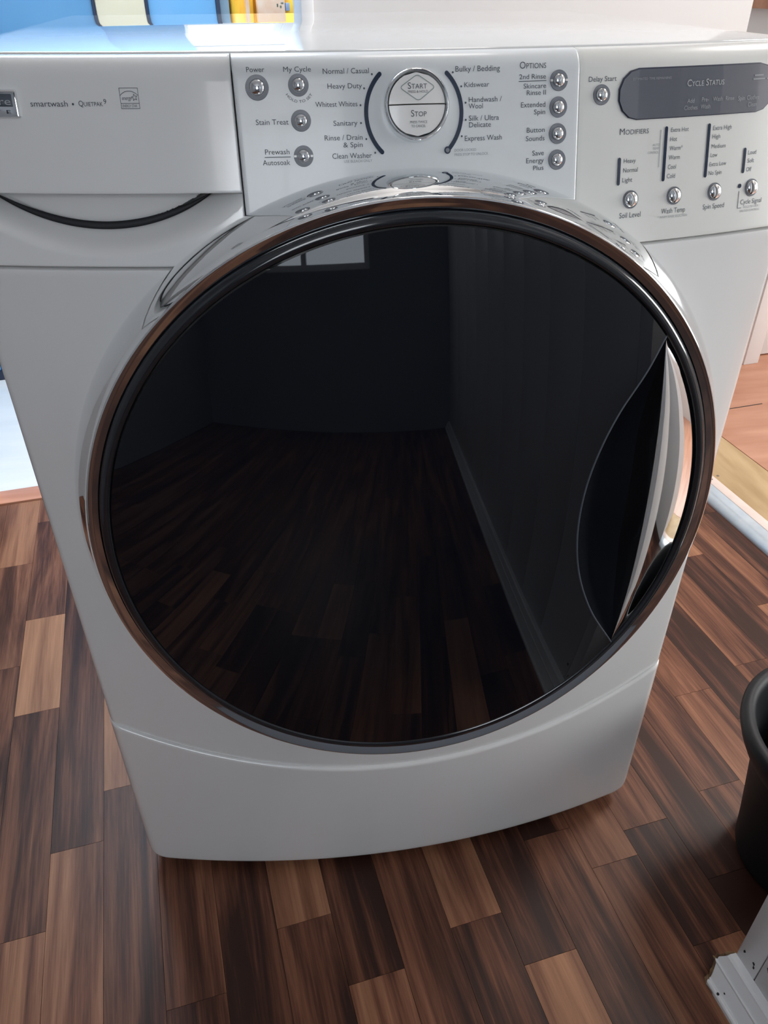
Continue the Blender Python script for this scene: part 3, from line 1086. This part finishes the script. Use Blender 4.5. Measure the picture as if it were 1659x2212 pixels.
# energy rating mark and dot
dot('print_dot', -240.6, 934.4, 0.75, INK, drawer, 0, 0.0002)
for a in ([(-206.5, 944.25), (-193.5, 944.25)], [(-206.5, 931.6), (-193.5, 931.6)], [(-206.5, 934.85), (-193.5, 934.85)], [(-206.5, 944.35), (-206.5, 931.5)], [(-193.5, 944.35), (-193.5, 931.5)]):
    stroke('print_line', a, 0.28, INK, drawer, 0, False, 0.0002)
stroke('print_line', arc_pts((-206.3, 939.6), (-200.0, 942.4), (-193.7, 939.6)), 0.32, INK, drawer, 0, False, 0.0002)
star = []
for i in range(11):
    a = math.pi / 2 + 0.15 + i * math.pi / 5
    r = 2.15 if i % 2 == 0 else 0.95
    star.append((-196.4 + r * math.cos(a), 938.4 + r * math.sin(a)))
for a, b in zip(star[:-1], star[1:]):
    stroke('print_line', [a, b], 0.28, INK, drawer, 0, False, 0.0002)


# maker's badge: chrome frame, dark inset, letters
def gshape(name, x0, x1, z0, z1, e0, e1, material, parent, rnd=1.2, inset_=0.8):
    def ring(d, e):
        pts = []
        r = max(0.1, rnd - d)
        for cx_, cz_, a0 in ((x1 - d - r, z1 - d - r, 0), (x0 + d + r, z1 - d - r, 90), (x0 + d + r, z0 + d + r, 180), (x1 - d - r, z0 + d + r, 270)):
            for i in range(5):
                a = math.radians(a0 + 90 * i / 4)
                pts.append(F((cx_ + r * math.cos(a)) / 1000, (cz_ + r * math.sin(a)) / 1000, e))
        return pts
    V = ring(0, e0) + ring(0, e1 - (e1 - e0) * 0.4) + ring(inset_ * 0.4, e1 - (e1 - e0) * 0.1) + ring(inset_, e1)
    Fc = grid_faces(20, 4, True) + [tuple(range(60, 80))]
    return att(mesh(name, V, Fc, material, smooth=True, sharp=40), parent)


badge = gshape('badge', -329.0, -279.6, 926.2, 943.6, 0.0, 0.0032, CHROME, None, 1.4, 1.6)
gshape('badge_inset', -326.0, -283.0, 933.2, 941.0, 0.003, 0.0036, INK, badge, 0.6, 0.2)
lettering('Kenmore', -324.0, 934.3, 40.0, 4.6, 'd', 0.0038, badge, CHROME)
lettering('E  L  I  T  E', -318.0, 928.8, 32.6, 2.3, 'd', 0.0034, badge, INK)


# keys -------------------------------------------------------------
def lathe(name, prof, M, material, parent, n=32, sharp=40, keep=None):
    V = []
    for r, h in prof:
        for i in range(n):
            a = 2 * math.pi * i / n
            V.append(M @ Vector((r * math.cos(a), r * math.sin(a), h)))
    Fc = grid_faces(n, len(prof), True)
    if prof[-1][0] > 1e-6:
        Fc.append(tuple(range((len(prof) - 1) * n, len(prof) * n)))
    return att(mesh(name, V, Fc, material, smooth=True, sharp=sharp), parent)


def dome_prof(r, h, n=8):
    return [(r, 0.0)] + [(r * math.cos(a), 0.0006 + h * math.sin(a)) for a in np.linspace(0, math.pi / 2 * 0.985, n)]


def key(x, z, rr, rd, e, bars=False):
    M = frame(x / 1000, z / 1000, e)
    k = lathe('button', dome_prof(rd / 1000, rd * 0.00062), M, CHROME, None)
    lathe('button_surround', [(rr / 1000, -0.0005), (rr / 1000, 0.0005), ((rr - 0.25) / 1000, 0.0008), ((rd + 0.25) / 1000, 0.0006), (rd / 1000, -0.0006)], M, RINGG, k)
    if bars:
        for sg in (-1, 1):
            v = [M @ Vector((sg * a / 1000, b / 1000, h)) for h in (0.0006, 0.0012) for a, b in ((rd + 0.6, -0.7), (rr - 0.2, -0.7), (rr - 0.2, 0.7), (rd + 0.6, 0.7))]
            att(mesh('button_mark', v, [(0, 1, 2, 3), (4, 5, 6, 7), (0, 1, 5, 4), (1, 2, 6, 5), (2, 3, 7, 6), (3, 0, 4, 7)], KEY), k)
    return k


key(-109.3, 943.9, 8.3, 5.4, CE)
key(-79.9, 945.1, 7.3, 4.5, CE)
key(-79.9, 923.0, 7.2, 4.5, CE)
key(-79.9, 900.4, 7.2, 4.5, CE, True)
key(115.2, 944.0, 7.2, 4.6, CE, True)
key(115.2, 926.7, 7.2, 4.6, CE)
key(115.2, 909.2, 7.2, 4.6, CE)
key(115.2, 891.6, 7.2, 4.6, CE)
key(151.9, 933.2, 7.2, 4.8, 0)
for x in (181.9, 222.5, 262.3, 300.5):
    M = frame(x / 1000, 0.8594, 0)
    k = lathe('button', dome_prof(0.0060, 0.0034), M, CHROME, None)
    lathe('button_surround', [(0.0070, -0.0005), (0.0070, 0.0006), (0.0067, 0.0010), (0.0063, 0.0010), (0.0061, 0.0006)], M, RINGG, k)
    lathe('button_gap', [(0.0063, 0.0001), (0.0063, 0.00062), (0.0056, 0.00062)], M, DARK, k)

# start / stop dial: chrome ring with two half-round keys
M = frame(CX + 0.0008, 0.9297, CE - 0.0038)
ringp = [(0.0250, 0.0), (0.0244, 0.0035), (0.0240, 0.0085), (0.0236, 0.0100), (0.0228, 0.0108), (0.0218, 0.0104), (0.0212, 0.0092), (0.0211, 0.004)]
dial = lathe('dial_ring', ringp + [(0.0, 0.004)], M, CHROME, None, 64)
lathe('dial_well', [(0.0211, 0.0045), (0.0002, 0.0045)], M, DARK, dial, 48)


def half(name, sgn, parent):
    R = 0.0206
    gap = 0.00045
    V, n, m = [], 40, 10
    hgt = lambda r: 0.0098 + 0.0012 * (1 - (r / R) ** 2)
    # rows from the straight edge to the arc
    for j in range(m + 1):
        y = gap + (R - gap) * (j / m) * 0.9995
        w = math.sqrt(max(0, R * R - y * y))
        for i in range(n + 1):
            x = -w + 2 * w * i / n
            V.append(M @ Vector((x, sgn * y, hgt(math.hypot(x, y)))))
    Fc = grid_faces(n + 1, m + 1)
    st_ = len(V)
    border = list(range(n + 1)) + [j * (n + 1) + n for j in range(1, m + 1)] + [m * (n + 1) + i for i in range(n - 1, -1, -1)] + [j * (n + 1) for j in range(m - 1, 0, -1)]
    dn = M.to_3x3() @ Vector((0, 0, -0.006))
    for i in border:
        V.append(V[i] + dn)
    b_ = len(border)
    Fc += [(border[i], border[(i + 1) % b_], st_ + (i + 1) % b_, st_ + i) for i in range(b_)]
    return att(mesh(name, V, Fc, KEY, smooth=True, sharp=35), parent)


sk = half('start_button', 1, None)
pk = half('stop_button', -1, None)
Mi = M.inverted()


def on_dial(a, b):
    # a, b: front coordinates in mm measured from the dial centre
    x = a / 1000
    y = b / 1000
    return M @ Vector((x, y, 0.0101 + 0.0012 * (1 - (math.hypot(x, y) / 0.0206) ** 2)))


for (t_, x, z, w, h, s), par in ((('Start', -6.6, 10.0, 14.1, 4.1, 's'), sk), (('PRESS & HOLD', -6.6, 7.4, 14.6, 1.55, 'd'), sk),
                                 (('Stop', -4.9, -8.0, 11.5, 4.2, 's'), pk), (('PRESS TWICE', -5.8, -12.4, 12.8, 1.58, 'd'), pk), (('TO CANCEL', -4.9, -15.0, 10.7, 1.58, 'd'), pk)):
    V, Fc = text2d(t_, s)
    x0 = min(p[0] for p in V)
    x1 = max(p[0] for p in V)
    att(mesh('lettering', [on_dial(x + (p[0] - x0) * w / (x1 - x0), z + p[1] * h / CAP) for p in V], Fc, INK, fix=False), par)
# rounded diamond outline on the start key
cor = [(0.7, 19.3), (13.6, 11.0), (0.9, 2.0), (-12.6, 11.0)]
path = []
for i in range(4):
    p0, p1, p2 = Vector(cor[i - 1]), Vector(cor[i]), Vector(cor[(i + 1) % 4])
    a = p1 + (p0 - p1).normalized() * 2.6
    b = p1 + (p2 - p1).normalized() * 2.6
    for k in range(7):
        t = k / 6
        path.append(a * (1 - t) ** 2 + p1 * 2 * t * (1 - t) + b * t * t)
m = len(path)
V = []
for i, p in enumerate(path):
    d = (path[(i + 1) % m] - path[i - 1]).normalized()
    nn = Vector((-d.y, d.x)) * 0.27
    for q in (p + nn, p - nn):
        V.append(on_dial(q.x, q.y))
att(mesh('start_mark', V, [(2 * i, 2 * i + 1, (2 * i + 3) % (2 * m), (2 * i + 2) % (2 * m)) for i in range(m)], INKG, fix=False), sk)

# ------------------------------------------------------------------ waste bin
binr = empty('waste_bin', 'round black plastic waste bin with a flared rim beside the white board partition', 'bin', (0.545, -0.135, 0))
prof = [(0.0, 0.0), (0.078, 0.0), (0.084, 0.003), (0.0865, 0.010), (0.0905, 0.05), (0.098, 0.11), (0.1075, 0.185), (0.1085, 0.190)]
inner = [(0.1065, 0.190), (0.1045, 0.16), (0.094, 0.08), (0.087, 0.02), (0.080, 0.008), (0.0, 0.007)]
rim = [(0.1085, 0.186), (0.114, 0.193), (0.122, 0.205), (0.131, 0.224), (0.1365, 0.240), (0.1370, 0.248), (0.134, 0.253), (0.128, 0.2545), (0.122, 0.252), (0.118, 0.244), (0.113, 0.226), (0.1075, 0.205), (0.1062, 0.188)]


def lathe_w(name, prof, parent, material, n=64):
    V = [Vector((r * math.cos(2 * math.pi * i / n), r * math.sin(2 * math.pi * i / n), z)) for r, z in prof for i in range(n)]
    return mesh(name, V, grid_faces(n, len(prof), True), material, parent, smooth=True, sharp=60)


lathe_w('bin_body', prof + inner, binr, BINM)
lathe_w('bin_rim', rim, binr, BINM)

# ------------------------------------------------------------------ back room: blue cabinet and yellow packs
bc = empty('tall_cabinet', 'sky blue cabinet with a cream upright panel seen through the doorway', 'cabinet', G(-0.45, 1.95, 0))


def gpart(name, boxes, material, parent, bevel=0.002):
    o = gboxes(name, boxes, material, None, bevel)
    o.parent = parent
    o.matrix_parent_inverse = Matrix.Translation(parent.location).inverted()
    return o


gpart('carcass', [(-1.10, 0.066, 1.795, 2.05, 0.0, 1.02), (-1.10, -0.03, 1.795, 2.05, 1.02, 2.05)], BLUE, bc)
gpart('cabinet_door', [(-1.095, -0.70, 1.775, 1.795, 0.03, 2.03)], BLUE, bc)
gpart('cabinet_door', [(-0.695, -0.244, 1.775, 1.795, 0.03, 2.03)], BLUE, bc)
gpart('cream_panel', [(-0.236, -0.117, 1.772, 1.795, 0.03, 1.02)], CREAM, bc)
gpart('cabinet_door', [(-0.109, 0.060, 1.775, 1.795, 0.03, 1.0)], BLUE, bc)
gpart('edge_strip', [(-0.244, -0.236, 1.770, 1.795, 0.0, 1.02)], EDGE, bc, 0.0005)
gpart('edge_strip', [(-0.117, -0.109, 1.770, 1.795, 0.0, 1.02)], EDGE, bc, 0.0005)
gpart('edge_strip', [(0.060, 0.070, 1.770, 1.795, 0.0, 1.02)], EDGE, bc, 0.0005)
gpart('plinth', [(-1.10, 0.066, 1.772, 1.795, 0.0, 0.03)], EDGE, bc, 0.0005)
gpart('side_panel', [(0.070, 0.0945, 1.78, 2.05, 0.0, 1.0)], GREYB, bc)
sd = empty('side_stand', 'white stand below the far window carrying the yellow packs', 'stand', G(0.2, 1.95, 0))
gpart('stand_top', [(0.098, 0.45, 1.74, 2.05, 0.70, 0.725)], PAINTT, sd)
for s in (0.11, 0.42):
    for t in (1.76, 2.02):
        gpart('leg', [(s, s + 0.02, t, t + 0.02, 0, 0.70)], PAINTT, sd)


def pouch(label, s0, s1, t0, dep, z0, z1, prints):
    p = empty('laundry_pouch', label, 'pouch', G((s0 + s1) / 2, t0 + dep / 2, z0), 'yellow laundry pouches on the stand')
    ns, nz = 14, 12
    V = []
    for sgn in (-1, 1):
        for j in range(nz + 1):
            w = j / nz
            th = dep / 2 * (1 - w ** 3) ** 0.5 if w < 1 else 0.001
            for i in range(ns + 1):
                u = i / ns
                b = th * (1 - (2 * u - 1) ** 4) ** 0.5 + 0.0015
                V.append(G(s0 + (s1 - s0) * u, t0 + dep / 2 + sgn * b, z0 + (z1 - z0) * w))
    k = (ns + 1) * (nz + 1)
    Fc = grid_faces(ns + 1, nz + 1) + grid_faces(ns + 1, nz + 1, False, k)
    for j in range(nz):
        for i in (0, ns):
            a = j * (ns + 1) + i
            Fc.append((a, a + ns + 1, a + ns + 1 + k, a + k))
    for i in range(ns):
        Fc.append((i, i + 1, i + 1 + k, i + k))
        a = nz * (ns + 1) + i
        Fc.append((a, a + 1, a + 1 + k, a + k))
    o = mesh('pouch_body', V, Fc, YEL, None, smooth=True, sharp=50)
    o.parent = p
    o.matrix_parent_inverse = Matrix.Translation(p.location).inverted()
    for (nm, a, b, za, zb_, m_) in prints:
        gpart(nm, [(a, b, t0 - 0.003, t0 + 0.02, za, zb_)], m_, p, 0.0004)
    return p


pouch('yellow laundry pouch with narrow peach label next to the blue cabinet', 0.097, 0.160, 1.75, 0.10, 0.725, 1.0, [('label_patch', 0.133, 0.142, 0.80, 0.985, PEACH)])
pouch('orange yellow laundry pouch with leafy label and small blue cap', 0.162, 0.300, 1.76, 0.11, 0.725, 1.01,
      [('label_patch', 0.164, 0.236, 0.80, 0.985, PEACH), ('leaf_print', 0.222, 0.228, 0.935, 0.942, LEAF), ('leaf_print', 0.225, 0.233, 0.944, 0.949, LEAF), ('leaf_print', 0.214, 0.219, 0.938, 0.946, LEAF), ('cap', 0.238, 0.248, 0.93, 0.947, CAPB)])

# ------------------------------------------------------------------ side room: white counter unit with wooden top
cu_ = empty('kitchen_counter', 'white kitchen counter with orange wooden top in the bright side room', 'counter', G(1.9, 1.5, 0))
gpart('end_post', [(1.495, 1.548, 1.188, 1.70, 0.010, 0.928)], PAINTT, cu_)
gpart('counter_body', [(1.548, 2.35, 1.262, 1.70, 0.010, 0.928)], PAINTT, cu_)
for a, b in ((1.552, 1.80), (1.806, 2.05), (2.056, 2.34)):
    gpart('counter_door', [(a, b, 1.232, 1.262, 0.014, 0.925)], PAINTT, cu_, 0.004)
gpart('worktop', [(1.46, 2.40, 1.165, 1.72, 0.928, 0.966)], ORANGE, cu_, 0.003)
